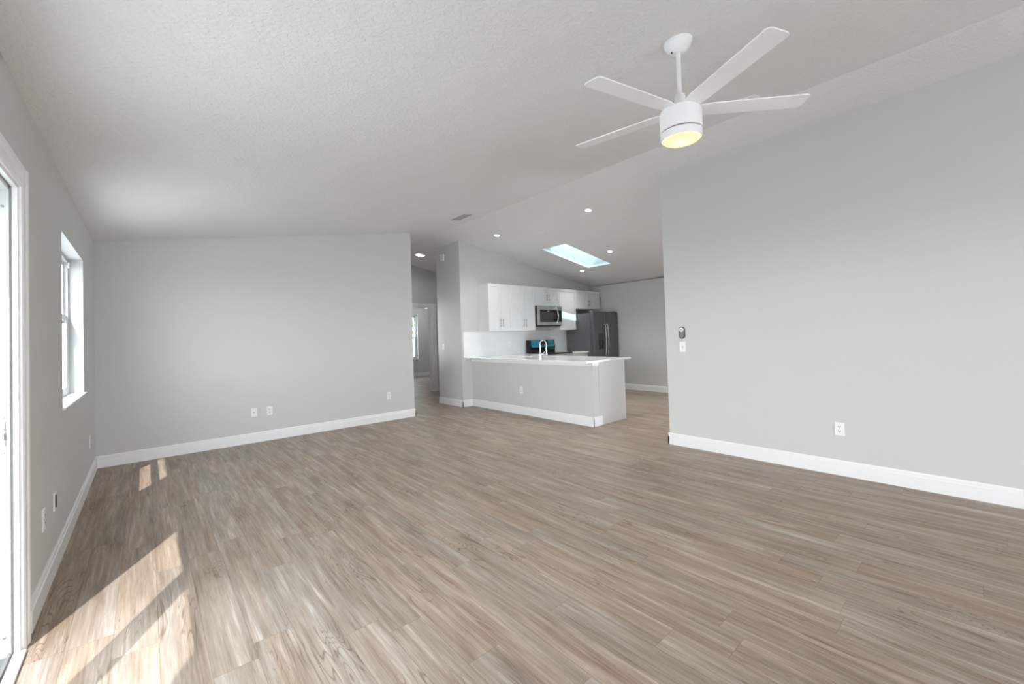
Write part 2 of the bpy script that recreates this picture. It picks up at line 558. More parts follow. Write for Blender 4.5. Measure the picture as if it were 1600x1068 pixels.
# bedroom beyond the hallway
BWX0, BWX1, BWZ0, BWZ1 = 6.0, 7.19, 0.62, 2.145
wall_x('wall_bedroom_back', YBED, YBED+0.2, 3.0, 9.2, [(BWX0, BWX1, BWZ0, BWZ1)], top=2.44)
wall_y('wall_bedroom_left', 2.9, 3.0, YH+0.12, YBED+0.2, top=2.44)
wall_y('wall_bedroom_right', 9.2, 9.3, YH+0.12, YBED+0.2, [(11.5, 12.0, 1.2, 2.0)], top=2.44)  # small unseen opening added to light the bedroom
struct(MB().box(2.9, 9.3, YH+0.12, YBED+0.2, 2.44, 2.52).build('ceiling_bedroom', M_CEIL))
struct(MB().box(8.6, 9.3, YH, YBED+0.2, -0.12, 0).build('floor_bedroom', M_FLOOR))
wall_x('wall_bedroom_front', YH, YH+0.12, 6.72, 9.3, top=2.44)

# pony wall under the bar
struct(MB().box(XP, XP+0.14, YP, YC0, 0, 0.885).build('wall_peninsula', M_WALL))
struct(MB().box(XP-0.010, XP+0.0, YP-0.010, YC0, 0.838, 0.885).box(XP-0.010, XP+0.14, YP-0.010, YP, 0.838, 0.885).build('trim_1', M_TRIM, bevel=0.002))

# ------------------------------------------------------------------ baseboards (profile swept, stepped top)
BH, BT = 0.130, 0.016
def base_prof():
    return [(0, 0), (BT, 0), (BT, BH-.034), (BT-.005, BH-.028), (BT-.005, BH-.012), (BT-.011, BH), (0, BH)]
def baseboard(name, p0, p1, nrm):
    p0, p1, nrm = Vector(p0), Vector(p1), Vector(nrm)
    pts = [p0 + nrm*a + Vector((0, 0, b)) for a, b in base_prof()]
    return struct(MB().prism(pts, p1-p0).build(name, M_TRIM))
baseboard('baseboard_left', (XL, DY1+.155, 0), (XL, YB, 0), (1, 0, 0))
baseboard('baseboard_back', (XL, YB, 0), (XE+BT, YB, 0), (0, -1, 0))
baseboard('baseboard_back_end', (XE, YB-BT, 0), (XE, YH, 0), (1, 0, 0))
baseboard('baseboard_right', (XR, YREAR, 0), (XR, YR+BT, 0), (-1, 0, 0))
baseboard('baseboard_right_end', (XR-BT, YR, 0), (XR+.12, YR, 0), (0, 1, 0))
baseboard('baseboard_hallway', (XC, YC0-BT, 0), (XC, YC1, 0), (-1, 0, 0))
baseboard('baseboard_kitchen', (XC-BT, YC0, 0), (XP-BT, YC0, 0), (0, -1, 0))
baseboard('baseboard_peninsula', (XP, YP-BT, 0), (XP, YC0, 0), (-1, 0, 0))
baseboard('baseboard_peninsula_end', (XP-BT, YP, 0), (XP+.19, YP, 0), (0, -1, 0))
baseboard('baseboard_far', (XF, 1.2, 0), (XF, YC0, 0), (-1, 0, 0))
baseboard('baseboard_bedroom', (3.0, YBED, 0), (9.2, YBED, 0), (0, -1, 0))
baseboard('baseboard_hall', (BDX1+.14, YH, 0), (6.6, YH, 0), (0, -1, 0))

# ------------------------------------------------------------------ window 1 (single hung, left wall)
w1 = sempty('window_1', (XL, (WY0+WY1)/2, WZ0))
def ring_x(mb, x0, x1, y0, y1, z0, z1, t, tb=None):
    tb = tb or t
    mb.box(x0, x1, y0, y0+t, z0, z1); mb.box(x0, x1, y1-t, y1, z0, z1)
    mb.box(x0, x1, y0+t, y1-t, z0, z0+tb); mb.box(x0, x1, y0+t, y1-t, z1-t, z1)
    return mb
FX0, FX1 = XL-0.160, XL-0.092
ring_x(MB(), FX0, FX1, WY0, WY1, WZ0, WZ1, 0.035, 0.035).build('window_frame', M_VINYL, w1, bevel=0.002)
MZ = 1.545
s1 = ring_x(MB(), FX1-0.022, FX1-0.004, WY0+.035, WY1-.035, WZ0+.03, MZ+.035, 0.045, 0.05).build('lower_sash', M_VINYL, w1, bevel=0.002)
s2 = ring_x(MB(), FX1-0.043, FX1-0.024, WY0+.035, WY1-.035, MZ-.035, WZ1-.035, 0.035).build('upper_sash', M_VINYL, w1, bevel=0.002)
MB().box(FX1-.015, FX1-.011, WY0+.075, WY1-.075, WZ0+.075, MZ-.01).build('lower_pane', M_GLASS, s1)
MB().box(FX1-.036, FX1-.032, WY0+.065, WY1-.065, MZ+.01, WZ1-.065).build('upper_pane', M_GLASS, s2)
MB().box(FX1-.004, FX1+.012, (WY0+WY1)/2-.03, (WY0+WY1)/2+.03, MZ+.017, MZ+.035).build('sash_lock', M_VINYL, s1, bevel=0.003)
MB().prism([(FX1, WY1-.05, WZ1-.035), (FX1, WY1-.035, WZ1-.035), (FX1, WY1-.035, WZ1-.085), (FX1, WY1-.05, WZ1-.075)], (0.012, 0, 0)).build('balance_cover', M_VINYL, w1, bevel=0.002)
st = MB()
st.prism([(XL-.092, WY0, WZ0), (XL, WY0, WZ0), (XL, WY0-.02, WZ0), (XL+.018, WY0-.02, WZ0), (XL+.018, WY1+.03, WZ0), (XL, WY1+.03, WZ0), (XL, WY1, WZ0), (XL-.092, WY1, WZ0)], (0, 0, .018))
st.build('window_sill', M_QUARTZ, w1, bevel=0.003)
# returns lining the reveal, their white darkened to offset the daylight
rv = MB()
rv.box(XL-.092, XL-.0005, WY1-.006, WY1, WZ0+.018, WZ1); rv.box(XL-.092, XL-.0005, WY0, WY0+.006, WZ0+.018, WZ1)
rv.box(XL-.092, XL-.0005, WY0+.006, WY1-.006, WZ1-.006, WZ1)
rv.build('window_reveal', M_WHITE_DIM, w1)

# ------------------------------------------------------------------ door 1 (sliding glass door, left wall)
d1 = sempty('door_1', (XL, (DY0+DY1)/2, 0))
def casing_y(side):
    y = DY1 if side > 0 else DY0
    prof = [(0, .0), (.012, .0), (.017, .012), (.017, .05), (.022, .06), (.022, .085), (.014, .09), (.0, .09)]
    return [(XL+a, y+side*(b+.006), 0) for a, b in prof]
cs = MB()
cs.prism(casing_y(1), (0, 0, DH+.092)); cs.prism(casing_y(-1), (0, 0, DH+.092))
hp = [(0, .0), (.012, .0), (.017, .012), (.017, .05), (.022, .06), (.022, .085), (.014, .09), (.0, .09)]
cs.prism([(XL+a, DY0-.006, DH+.002+b) for a, b in hp], (0, DY1-DY0+.012, 0))
cs.build('door_casing', M_TRIM, d1)
# plinth widening towards the baseboard is the same casing; jamb liner and vinyl frame follow
jb = MB()
jb.box(XL-.013, XL+.004, DY1-.012, DY1+.006, 0, DH); jb.box(XL-.013, XL+.004, DY0-.006, DY0+.012, 0, DH)
jb.box(XL-.013, XL+.004, DY0+.012, DY1-.012, DH-.012, DH+.004)
jb.build('door_jamb', M_TRIM, d1, bevel=0.0015)
fr = MB()
for y, s in ((DY1, -1), (DY0, 1)):
    fr.box(XL-.19, XL-.019, y, y+s*.020, 0, DH)
    for x0, x1 in ((XL-.0235, XL-.0190), (XL-.096, XL-.090), (XL-.19, XL-.182)):
        fr.box(x0, x1, y+s*.020, y+s*.027, 0, DH)
fr.box(XL-.19, XL-.019, DY0+.02, DY1-.02, DH-.03, DH)
fr.build('door_frame', M_VINYL, d1)
tk = MB()
tk.box(XL-.19, XL-.016, DY0+.02, DY1-.02, 0.0, .012)
for x in (XL-.026, XL-.092, XL-.186):
    tk.box(x, x+.006, DY0+.02, DY1-.02, .012, .03)
tk.build('door_track', M_NICKEL, d1)
MB().box(XL-.016, XL+.022, DY0, DY1-.005, 0, .016).build('threshold', M_TRIM, d1, bevel=0.004)
def panel(name, x0, x1, y0, y1):
    p = ring_x(MB(), x0, x1, y0, y1, .03, DH-.03, .075, .09).build(name, M_VINYL, d1, bevel=0.002)
    MB().box((x0+x1)/2-.004, (x0+x1)/2+.004, y0+.07, y1-.07, .11, DH-.10).build('pane', M_GLASS, p)
    return p
panel('door_panel', XL-.160, XL-.105, 1.70, DY1-.029)
p2 = panel('door_panel', XL-.085, XL-.040, DY0+.029, 1.82)
# latch keeper and its screws on the near jamb
YJ = DY1-.020
kp = MB().box(XL-.064, XL-.030, YJ-.004, YJ, 0.885, 0.99).box(XL-.060, XL-.031, YJ-.022, YJ-.003, 0.912, 0.942).build('latch_keeper', M_NICKEL, d1, bevel=0.002)
for z in (0.095, 0.858, 0.955, 1.007, 1.90):
    MB().lathe([(0, 0), (.005, 0), (.005, .003), (.003, .0045), (0, .0045)], (XL-.037, YJ-(.004 if .885 < z < .99 else 0), z), (0, -1, 0), 12).build('screw', M_NICKEL, d1)

# ------------------------------------------------------------------ door 2 (cased bedroom opening)
d2 = sempty('door_2', ((BDX0+BDX1)/2, YH, 0))
cs = MB()
CW = .115
cs.box(BDX1, BDX1+CW, YH-.02, YH, 0, BDH+CW*.75); cs.box(BDX0-CW, BDX0, YH-.02, YH, 0, BDH+CW*.75)
cs.box(BDX0, BDX1, YH-.02, YH, BDH, BDH+CW*.75)
cs.build('door_casing', M_TRIM, d2, bevel=0.004)
jb = MB()
jb.box(BDX1-.018, BDX1, YH, YH+.12, 0, BDH); jb.box(BDX0, BDX0+.018, YH, YH+.12, 0, BDH); jb.box(BDX0+.018, BDX1-.018, YH, YH+.12, BDH-.018, BDH)
jb.build('door_jamb', M_TRIM, d2)

# ------------------------------------------------------------------ window 2 (bedroom)
w2 = sempty('window_2', ((BWX0+BWX1)/2, YBED, BWZ0))
def ring_y(mb, y0, y1, x0, x1, z0, z1, t):
    mb.box(x0, x0+t, y0, y1, z0, z1); mb.box(x1-t, x1, y0, y1, z0, z1)
    mb.box(x0+t, x1-t, y0, y1, z0, z0+t); mb.box(x0+t, x1-t, y0, y1, z1-t, z1)
    return mb
ring_y(MB(), YBED+.06, YBED+.14, BWX0, BWX1, BWZ0, BWZ1, .04).build('window_frame', M_VINYL, w2)
ring_y(MB(), YBED+.07, YBED+.10, BWX0+.04, BWX1-.04, BWZ0+.04, 1.36, .04).build('lower_sash', M_VINYL, w2)
ring_y(MB(), YBED+.10, YBED+.13, BWX0+.04, BWX1-.04, 1.32, BWZ1-.04, .04).build('upper_sash', M_VINYL, w2)
MB().box(BWX0+.07, BWX1-.07, YBED+.082, YBED+.086, BWZ0+.07, 1.33).build('lower_pane', M_GLASS, w2)
MB().box(BWX0+.07, BWX1-.07, YBED+.112, YBED+.116, 1.35, BWZ1-.07).build('upper_pane', M_GLASS, w2)
MB().box(BWX0-.03, BWX1+.03, YBED-.03, YBED+.06, BWZ0-.02, BWZ0).build('window_sill', M_QUARTZ, w2)

# ------------------------------------------------------------------ window 3 (skylight over the kitchen)
w3 = sempty('window_3', ((SKX0+SKX1)/2, (SKY0+SKY1)/2, zc(6.34)))
SH = .575
def sl(x, y, d): return (x, y, zc(x)+d)
t = .018
sh = MB()
for (a, b, c, d) in ((SKX0-t, SKX0, SKY0-t, SKY1+t), (SKX1, SKX1+t, SKY0-t, SKY1+t), (SKX0, SKX1, SKY0-t, SKY0), (SKX0, SKX1, SKY1, SKY1+t)):
    sh.hexa([sl(a, c, 0.041), sl(b, c, 0.041), sl(b, d, 0.041), sl(a, d, 0.041), sl(a, c, SH), sl(b, c, SH), sl(b, d, SH), sl(a, d, SH)])
sh.build('light_shaft', M_WHITE_DIM, w3)
sk = MB()
for (a, b, c, d) in ((SKX0-.05, SKX0, SKY0-.05, SKY1+.05), (SKX1, SKX1+.05, SKY0-.05, SKY1+.05), (SKX0, SKX1, SKY0-.05, SKY0), (SKX0, SKX1, SKY1, SKY1+.05)):
    sk.hexa([sl(a, c, SH), sl(b, c, SH), sl(b, d, SH), sl(a, d, SH), sl(a, c, SH+.05), sl(b, c, SH+.05), sl(b, d, SH+.05), sl(a, d, SH+.05)])
sk.build('window_frame', M_VINYL, w3)
a, b, c, d = SKX0+.001, SKX1-.001, SKY0+.001, SKY1-.001
MB().hexa([sl(a, c, SH+.02), sl(b, c, SH+.02), sl(b, d, SH+.02), sl(a, d, SH+.02), sl(a, c, SH+.028), sl(b, c, SH+.028), sl(b, d, SH+.028), sl(a, d, SH+.028)]).build('pane', M_SKYGLASS, w3)

# ------------------------------------------------------------------ ceiling fan
FC = Vector((2.241, 1.083, 2.499)); FR, FA, FW, FPT, FTX, FTY = 0.655, 97.6, 0.056, -0.125, 0.033, 0.018
zf = zc(FC.x)
fan = thing('ceiling_fan', 'white five-blade ceiling fan with a lit warm light hanging from the sloped ceiling', 'ceiling fan', (FC.x, FC.y, zf))
up = Vector((-FTX, -FTY, 1)).normalized()
cn = Vector((-SL, 0, 1)).normalized()      # ceiling normal at the mount
cb = Vector((FC.x, FC.y, zf))
MB().lathe([(0, 0), (.072, 0), (.075, -.006), (.073, -.02), (.060, -.045), (.040, -.062), (.030, -.068), (0, -.068)], cb, cn, 48).build('canopy', M_FANWHITE, fan, smooth=True)
MB().lathe([(0, -.001), (.005, 0), (.005, .004), (0, .004)], cb + Vector((-.0255, .0225, -.064)), Vector((-.5, .4, -.75)), 12).build('canopy_screw', M_DARK, fan)
MB().tube([cb-up*.05, FC+up*.03], .0125, 20).build('downrod', M_FANWHITE, fan, smooth=True)
MB().lathe([(.016, .10), (.026, .092), (.030, .07), (.030, .035), (.045, .02), (.060, .008), (.060, .0), (0, 0)], FC, up, 32).build('coupling', M_FANWHITE, fan, smooth=True)
MB().lathe([(0, .012), (.085, .012), (.104, .004), (.110, -.008), (.110, -.104), (.107, -.107), (0, -.107)], FC, up, 56).build('motor_housing', M_FANWHITE, fan, smooth=True)
MB().lathe([(.104, -.114), (.109, -.116), (.109, -.145), (.107, -.152), (.100, -.153), (.100, -.114)], FC, up, 56).build('light_ring', M_FANWHITE, fan, smooth=True)
MB().lathe([(.101, -.106), (.101, -.116)], FC, up, 48).build('shadow_gap', M_MIDGREY, fan, smooth=True)
MB().lathe([(.104, -.140), (.104, -.152), (.092, -.162), (.065, -.170), (.03, -.174), (0, -.175)], (0, 0, 0), up, 48).build('light_lens', M_LENS, fan, smooth=True).location = FC
for k in range(5):
    t = math.radians(FA+72*k)
    u = Vector((math.cos(t), math.sin(t), 0)); n = Vector((-u.y, u.x, 0))
    outline = [(.085, -.040), (.15, -.052), (FR-.02, -FW), (FR-.006, -FW+.006), (FR, -FW+.02), (FR-.002, FW-.02), (FR-.008, FW-.006), (FR-.022, FW), (.15, .052), (.085, .040)]
    pts = []
    for r, w in outline:
        P = u*r + n*w
        P.z = w*FPT + FTX*P.x + FTY*P.y + (0.065*r if k == 4 else 0)
        pts.append(FC+P)
    MB().prism(pts, (0, 0, .007)).build('blade', M_FANWHITE, fan, bevel=0.0015)
fl = bpy.data.lights.new('fan_lamp', 'SPOT'); fl.energy = 2.6; fl.color = (1.0, .90, .76); fl.shadow_soft_size = .08
fl.spot_size = math.radians(172); fl.spot_blend = 0.25
flo = bpy.data.objects.new('fan_lamp', fl); COL.objects.link(flo); flo.location = FC-up*.185

# ------------------------------------------------------------------ recessed ceiling lights
def can(x, y, label, r=.042, watts=12):
    n = Vector((SL, 0, 1)).normalized()
    o = thing('recessed_light', label, 'recessed light', (x, y, zc(x)), 'recessed lights in the kitchen ceiling')
    p = Vector((x, y, zc(x)))
    MB().lathe([(r, 0), (r*1.28, 0), (r*1.30, -.004), (r*1.22, -.007), (r, -.006), (r, 0)], p, n, 36).build('trim_ring', M_PLATE, o, smooth=True)
    MB().lathe([(r, .001), (r*.995, -.004), (r*.6, -.0055), (0, -.006)], p, n, 36).build('lens', M_CAN, o, smooth=True)
    l = bpy.data.lights.new('recessed_lamp', 'SPOT'); l.energy = watts; l.spot_size = math.radians(120); l.spot_blend = .9; l.shadow_soft_size = .06; l.color = (1, .96, .9)
    lo = bpy.data.objects.new('recessed_lamp', l); COL.objects.link(lo); lo.location = p-n*.02
can(4.785, 3.718, 'round recessed light highest on the kitchen slope, nearest the right wall corner')
can(4.685, 5.661, 'round recessed light left of the skylight, near the hallway corner wall', watts=5)
can(6.405, 4.514, 'round recessed light just above the right end of the skylight', watts=13)
can(7.142, 5.77, 'small-looking recessed light below the skylight, over the upper cabinets', watts=2.5)
p = Vector((5.055, 4.942, zc(5.055))); n = Vector((SL, 0, 1)).normalized()
o = thing('ceiling_cover', 'faint flat round white cover plate on the ceiling above the skylight', 'cover plate', p)
MB().lathe([(0, 0), (.095, 0), (.095, -.003), (.088, -.006), (0, -.007)], p, n, 36).build('disc', M_CEIL, o, smooth=True)

# ------------------------------------------------------------------ ceiling registers near the ridge
def register(cx, cy, wx, wy, label, mf):
    o = thing('air_vent', label, 'air vent', (cx, cy, zc(cx)), 'ceiling air vents')
    def q(x, y, d): return (x, y, zc(x)+d)
    def slab(mb, a, b, c, d, lo, hi):
        mb.hexa([q(a, c, lo), q(b, c, lo), q(b, d, lo), q(a, d, lo), q(a, c, hi), q(b, c, hi), q(b, d, hi), q(a, d, hi)])
    x0, x1, y0, y1 = cx-wx/2, cx+wx/2, cy-wy/2, cy+wy/2
    f = MB(); t = .018
    slab(f, x0, x1, y0, y0+t, -.010, 0); slab(f, x0, x1, y1-t, y1, -.010, 0)
    slab(f, x0, x0+t, y0+t, y1-t, -.010, 0); slab(f, x1-t, x1, y0+t, y1-t, -.010, 0)
    f.build('frame', mf, o)
    g = MB(); slab(g, x0+t, x1-t, y0+t, y1-t, -.002, 0); g.build('backing', M_DUCT, o)
    s = MB(); k = 7
    for i in range(k):
        xx = x0+t+(wx-2*t)*(i+.5)/k
        s.hexa([q(xx-.008, y0+t, -.003), q(xx-.006, y0+t, -.003), q(xx-.006, y1-t, -.003), q(xx-.008, y1-t, -.003), q(xx+.004, y0+t, -.010), q(xx+.006, y0+t, -.010), q(xx+.006, y1-t, -.010), q(xx+.004, y1-t, -.010)])
    s.build('louvers', mf, o)
register(3.655, 5.26, .155, .33, 'grey louvered air vent in the ceiling near the hallway end of the ridge', M_VENT)
register(3.665, 1.215, .115, .15, 'small air vent on the ceiling half hidden behind a fan blade', M_PLATE)

# ------------------------------------------------------------------ hallway and bedroom lights
p = Vector((4.475, 8.03, zc(4.475)))
o = thing('ceiling_light', 'small square lit flush panel light on the hallway ceiling', 'ceiling light', p)
def q(x, y, d): return (x, y, zc(x)+d)
h = .078
MB().hexa([q(p.x-h, p.y-h, -.016), q(p.x+h, p.y-h, -.016), q(p.x+h, p.y+h, -.016), q(p.x-h, p.y+h, -.016), q(p.x-h, p.y-h, 0), q(p.x+h, p.y-h, 0), q(p.x+h, p.y+h, 0), q(p.x-h, p.y+h, 0)]).build('frame', M_PLATE, o)
h = .072
MB().hexa([q(p.x-h, p.y-h, -.020), q(p.x+h, p.y-h, -.020), q(p.x+h, p.y+h, -.020), q(p.x-h, p.y+h, -.020), q(p.x-h, p.y-h, -.015), q(p.x+h, p.y-h, -.015), q(p.x+h, p.y+h, -.015), q(p.x-h, p.y+h, -.015)]).build('diffuser', M_HALL, o)
p = Vector((7.19, 12.55, 2.44))
l = bpy.data.lights.new('hallway_lamp', 'SPOT'); l.energy = 1.5; l.spot_size = math.radians(165); l.spot_blend = .4; l.shadow_soft_size = .06
lo = bpy.data.objects.new('hallway_lamp', l); COL.objects.link(lo); lo.location = (4.475, 8.03, zc(4.475)-.03)
p = Vector((7.19, 12.55, 2.44))
o = thing('ceiling_light', 'lit round dome light on the bedroom ceiling seen through the doorway', 'ceiling light', p)
MB().lathe([(0, 0), (.17, 0), (.17, -.02), (.16, -.022), (0, -.022)], p, (0, 0, 1), 36).build('base', M_PLATE, o, smooth=True)
MB().lathe([(.155, -.022), (.15, -.05), (.11, -.085), (.05, -.10), (0, -.103)], p, (0, 0, 1), 36).build('dome', M_HALL, o, smooth=True)

# ------------------------------------------------------------------ wall plates
def plate_axes(face):
    # returns (origin of axes): u = horizontal along wall, n = out of wall
    return {'-y': (Vector((1, 0, 0)), Vector((0, -1, 0))), '-x': (Vector((0, -1, 0)), Vector((-1, 0, 0))), '+x': (Vector((0, 1, 0)), Vector((1, 0, 0)))}[face]
def obox(mb, c, u, n, w, h, d0, d1):
    z = Vector((0, 0, 1)); c = Vector(c)
    P = lambda a, b, d: c+u*a+z*b+n*d
    mb.hexa([P(-w, -h, d0), P(w, -h, d0), P(w, -h, d1), P(-w, -h, d1), P(-w, h, d0), P(w, h, d0), P(w, h, d1), P(-w, h, d1)])
    return mb
def wall_plate(c, face, label, kind='outlet', name=None, cat=None, group=None, mp=None):
    u, n = plate_axes(face); c = Vector(c); z = Vector((0, 0, 1))
    o = thing(name or 'wall_outlet', label, cat or 'outlet', c, group)
    mp = mp or M_PLATE
    obox(MB(), c, u, n, .035, .0575, .0, .006).build('cover_plate', mp, o, bevel=0.003)
    if kind == 'outlet':
        for s in (1, -1):
            r = MB(); cc = c+z*(.0195*s)
            pts = [cc+u*(.017*math.cos(a))+z*max(-.0125, min(.0125, .017*math.sin(a)))+n*.006 for a in [2*math.pi*i/24 for i in range(24)]]
            rc = r.prism(pts, n*.0025).build('receptacle', mp, o)
            sl_ = MB()
            obox(sl_, cc+u*.0062+z*.004, u, n, .0019, .0046, .0086, .0092)
            obox(sl_, cc-u*.0062+z*.004, u, n, .0021, .0052, .0086, .0092)
            obox(sl_, cc-z*.007, u, n, .0030, .0028, .0086, .0092)
            sl_.build('slots', M_DARK, rc)
        MB().lathe([(0, .006), (.003, .006), (.003, .0075), (0, .0078)], c, n, 12).build('screw', M_NICKEL, o)
    elif kind == 'switch':
        obox(MB(), c, u, n, .006, .0125, .006, .008).build('toggle_frame', M_VENT, o)
        MB().prism([c+z*.005+u*-.0042+n*.008, c+z*.005+u*.0042+n*.008, c-z*.005+u*.0042+n*.008, c-z*.005+u*-.0042+n*.008], n*.010+z*.005).build('toggle', mp, o)
        for s in (1, -1):
            MB().lathe([(0, .006), (.003, .006), (.003, .0075), (0, .0078)], c+z*.030*s, n, 12).build('screw', M_NICKEL, o)
    elif kind == 'coax':
        MB().lathe([(0, .006), (.0075, .006), (.0075, .010), (.0048, .010), (.0048, .017), (0, .017)], c, n, 16).build('coax_jack', M_NICKEL, o)
    elif kind == 'rocker':
        obox(MB(), c, u, n, .0165, .033, .006, .009).build('rocker', mp, o, bevel=0.001)
    return o
wall_plate((1.064, YB, .393), '-y', 'white coax plate with one dark jack on the back wall, leftmost plate there', 'coax', name='coax_plate', cat='wall plate')
wall_plate((1.245, YB, .391), '-y', 'white duplex outlet on the back wall just right of the coax plate')
wall_plate((2.932, YB, .400), '-y', 'white duplex outlet on the back wall near the hallway opening')
wall_plate((XR, .880, .398), '-x', 'white duplex outlet low on the right wall')
wall_plate((XP, 5.122, .399), '-x', 'white duplex outlet on the peninsula face under the bar')
wall_plate((XC, 7.12, 1.128), '-x', 'white light switch on the corner wall beside the hallway opening', 'rocker', name='light_switch', cat='light switch')
wall_plate((XR, 2.259, 1.110), '-x', 'white toggle light switch on the right wall under the fan remote', 'switch', name='light_switch', cat='light switch')
wall_plate((XL, 3.316, .392), '+x', 'white duplex outlet on the left wall nearest the sliding door')
wall_plate((5.60, YC0-.010, 1.138), '-y', 'white outlet on the tiled backsplash left of the range')
wall_plate((XL, 5.745, .388), '+x', 'white outlet at the far end of the left wall near the corner')
# open box with the plate missing
c = Vector((XL, 3.676, .392)); u, n = plate_axes('+x')
o = thing('wall_box', 'dark open electrical box on the left wall beside the outlet, cover missing', 'wall box', c)
b = MB()
for s in (1, -1):
    obox(b, c+u*(.027*s), u, n, .002, .0525, 0, .007); obox(b, c+Vector((0, 0, .0505*s)), u, n, .025, .002, 0, .007)
b.build('box_rim', M_PLATE, o)
obox(MB(), c, u, n, .025, .0485, 0, .002).build('box_back', M_DARK, o)
obox(MB(), c, u, n, .010, .036, .002, .012).build('device', M_DARK, o, bevel=0.002)

# fan remote in its wall cradle
c = Vector((XR, 2.259, 1.270)); u, n = plate_axes('-x'); z = Vector((0, 0, 1))
o = thing('fan_remote', 'dark pill-shaped fan remote with a round white dial on the right wall', 'remote control', c)
def pill(w, h, d0, d1, cc):
    pts = []
    for i in range(13):
        a = math.pi*i/12; pts.append(cc+u*(w*math.cos(a))+z*(h-w+w*math.sin(a))+n*d0)
    for i in range(13):
        a = math.pi+math.pi*i/12; pts.append(cc+u*(w*math.cos(a))+z*(-(h-w)+w*math.sin(a))+n*d0)
    return MB().prism(pts, n*(d1-d0))
pill(.034, .068, 0, .016, c).build('cradle', M_DARK, o, bevel=0.002)
pill(.024, .045, .016, .021, c-z*.014).build('keypad', M_MIDGREY, o, bevel=0.002)
dl = MB().lathe([(.024, .016), (.024, .022), (.021, .025), (.010, .025), (.010, .0235), (0, .0235)], c+z*.034, n, 28).build('dial', M_PLATE, o, smooth=True)
MB().lathe([(0, .024), (.007, .024), (.007, .027), (0, .0275)], c+z*.034, n, 20).build('button', M_MIDGREY, dl)

# door chime box high on the corner wall
c = Vector((XC, 7.06, 2.885)); u, n = plate_axes('-x')
o = thing('chime_box', 'small white chime box high on the corner wall by the hallway', 'chime box', c)
obox(MB(), c, u, n, .055, .065, 0, .035).build('housing', M_PLATE, o, bevel=0.006)
obox(MB(), c+z*.075-u*(-.01), u, n, .075, .006, 0, .008).build('shade_strip', M_VENT, o)  # grey strip stands in for the shadow above the box

# ------------------------------------------------------------------ kitchen cabinets
CF = YC0-.33          # door faces of the uppers
def shaker(mb, x0, x1, z0, z1, y0, y1, st=.057, rec=.012):
    """shaker door facing -Y between y0 (front) and y1 (back)"""
    mb.box(x0, x0+st, y0, y1, z0, z1); mb.box(x1-st, x1, y0, y1, z0, z1)
    mb.box(x0+st, x1-st, y0, y1, z0, z0+st); mb.box(x0+st, x1-st, y0, y1, z1-st, z1)
    mb.box(x0+st, x1-st, y0+rec, y1, z0+st, z1-st)
    return mb
def bar_handle(parent, x, z, L, y):
    m = MB()
    m.tube([(x, y-.028, z-L/2), (x, y-.028, z+L/2)], .006, 12)
    for s in (-.32, .32):
        m.tube([(x, y, z+L*s), (x, y-.028, z+L*s)], .0045, 10)
    return m.build('handle', M_NICKEL, parent, smooth=True)
def upper(x0, x1, z0, z1, doors, label, handles=True, hz=None, filler=None, ylo=CF):
    o = thing('upper_cabinet', label, 'kitchen cabinet', ((x0+x1)/2, YC0-.01, z0), 'white shaker upper cabinets')
    MB().box(x0+.0005, x1-.0005, ylo+.020, YC0-.001, z0, z1).build('body', M_CAB, o, bevel=0.001)
    w = (x1-x0)/doors
    for i in range(doors):
        a, b = x0+w*i+.0024, x0+w*(i+1)-.0024
        d = shaker(MB(), a, b, z0+.002, z1-.002, ylo, ylo+.019).build('door', M_CAB, o, bevel=0.0012)
        if handles:
            if doors == 2: hx = b-.030 if i == 0 else a+.030
            else: hx = a+.030
            bar_handle(d, hx, hz if hz else z0+.155, .165 if z1-z0 > .5 else .135, ylo)
    if filler:
        MB().box(x0+.001, x1-.001, ylo+.004, YC0-.02, filler, z0).build('filler_panel', M_CAB, o)
    return o
UZ0, UZ1 = 1.400, 2.305
upper(4.845, 5.450, UZ0, UZ1, 2, 'tall two-door white upper cabinet at the left end of the run')
upper(5.450, 6.065, UZ0, UZ1, 2, 'tall two-door white upper cabinet left of the microwave')
upper(6.065, 6.810, 1.985, UZ1, 2, 'short two-door white upper cabinet over the microwave', hz=2.095, filler=1.912)
upper(6.810, 7.362, UZ0, UZ1, 1, 'single-door white upper cabinet between microwave and fridge, no handle', handles=False)
upper(7.362, 8.268, 1.872, UZ1, 2, 'short two-door white upper cabinet above the grey fridge', hz=2.015)

# tiled backsplash
bs = MB().box(4.475, 7.375, YC0-.012, YC0-.001, .917, 1.399).build('tile_backsplash', M_TILE, bevel=0.001)
tag(bs, 'white tiled backsplash on the kitchen wall behind the range', 'backsplash')

# base cabinets
def base_cab(x0, x1, label, yfront=5.87):
    o = thing('base_cabinet', label, 'kitchen cabinet', ((x0+x1)/2, YC0-.3, 0), 'white base cabinets along the kitchen wall')
    MB().box(x0+.001, x1-.001, yfront+.02, YC0-.001, .10, .884).build('body', M_CAB, o)
    MB().box(x0+.001, x1-.001, yfront+.08, YC0-.05, 0, .10).build('toe_kick', M_CAB, o)
    d = MB().box(x0+.003, x1-.003, yfront, yfront+.019, .735, .878)
    dr = shaker(MB(), x0+.003, x1-.003, .735, .878, yfront, yfront+.019, .04).build('drawer', M_CAB, o, bevel=0.0012)
    d.bm.free()
    m = MB(); xm = (x0+x1)/2
    m.tube([(xm-.07, yfront-.028, .807), (xm+.07, yfront-.028, .807)], .006, 12)
    for s in (-.045, .045): m.tube([(xm+s, yfront, .807), (xm+s, yfront-.028, .807)], .0045, 10)
    m.build('handle', M_NICKEL, dr, smooth=True)
    dd = shaker(MB(), x0+.003, x1-.003, .105, .730, yfront, yfront+.019).build('door', M_CAB, o, bevel=0.0012)
    bar_handle(dd, x1-.035, .62, .165, yfront)
    return o
base_cab(6.835, 7.362, 'white base cabinet with a drawer between the range and the fridge')
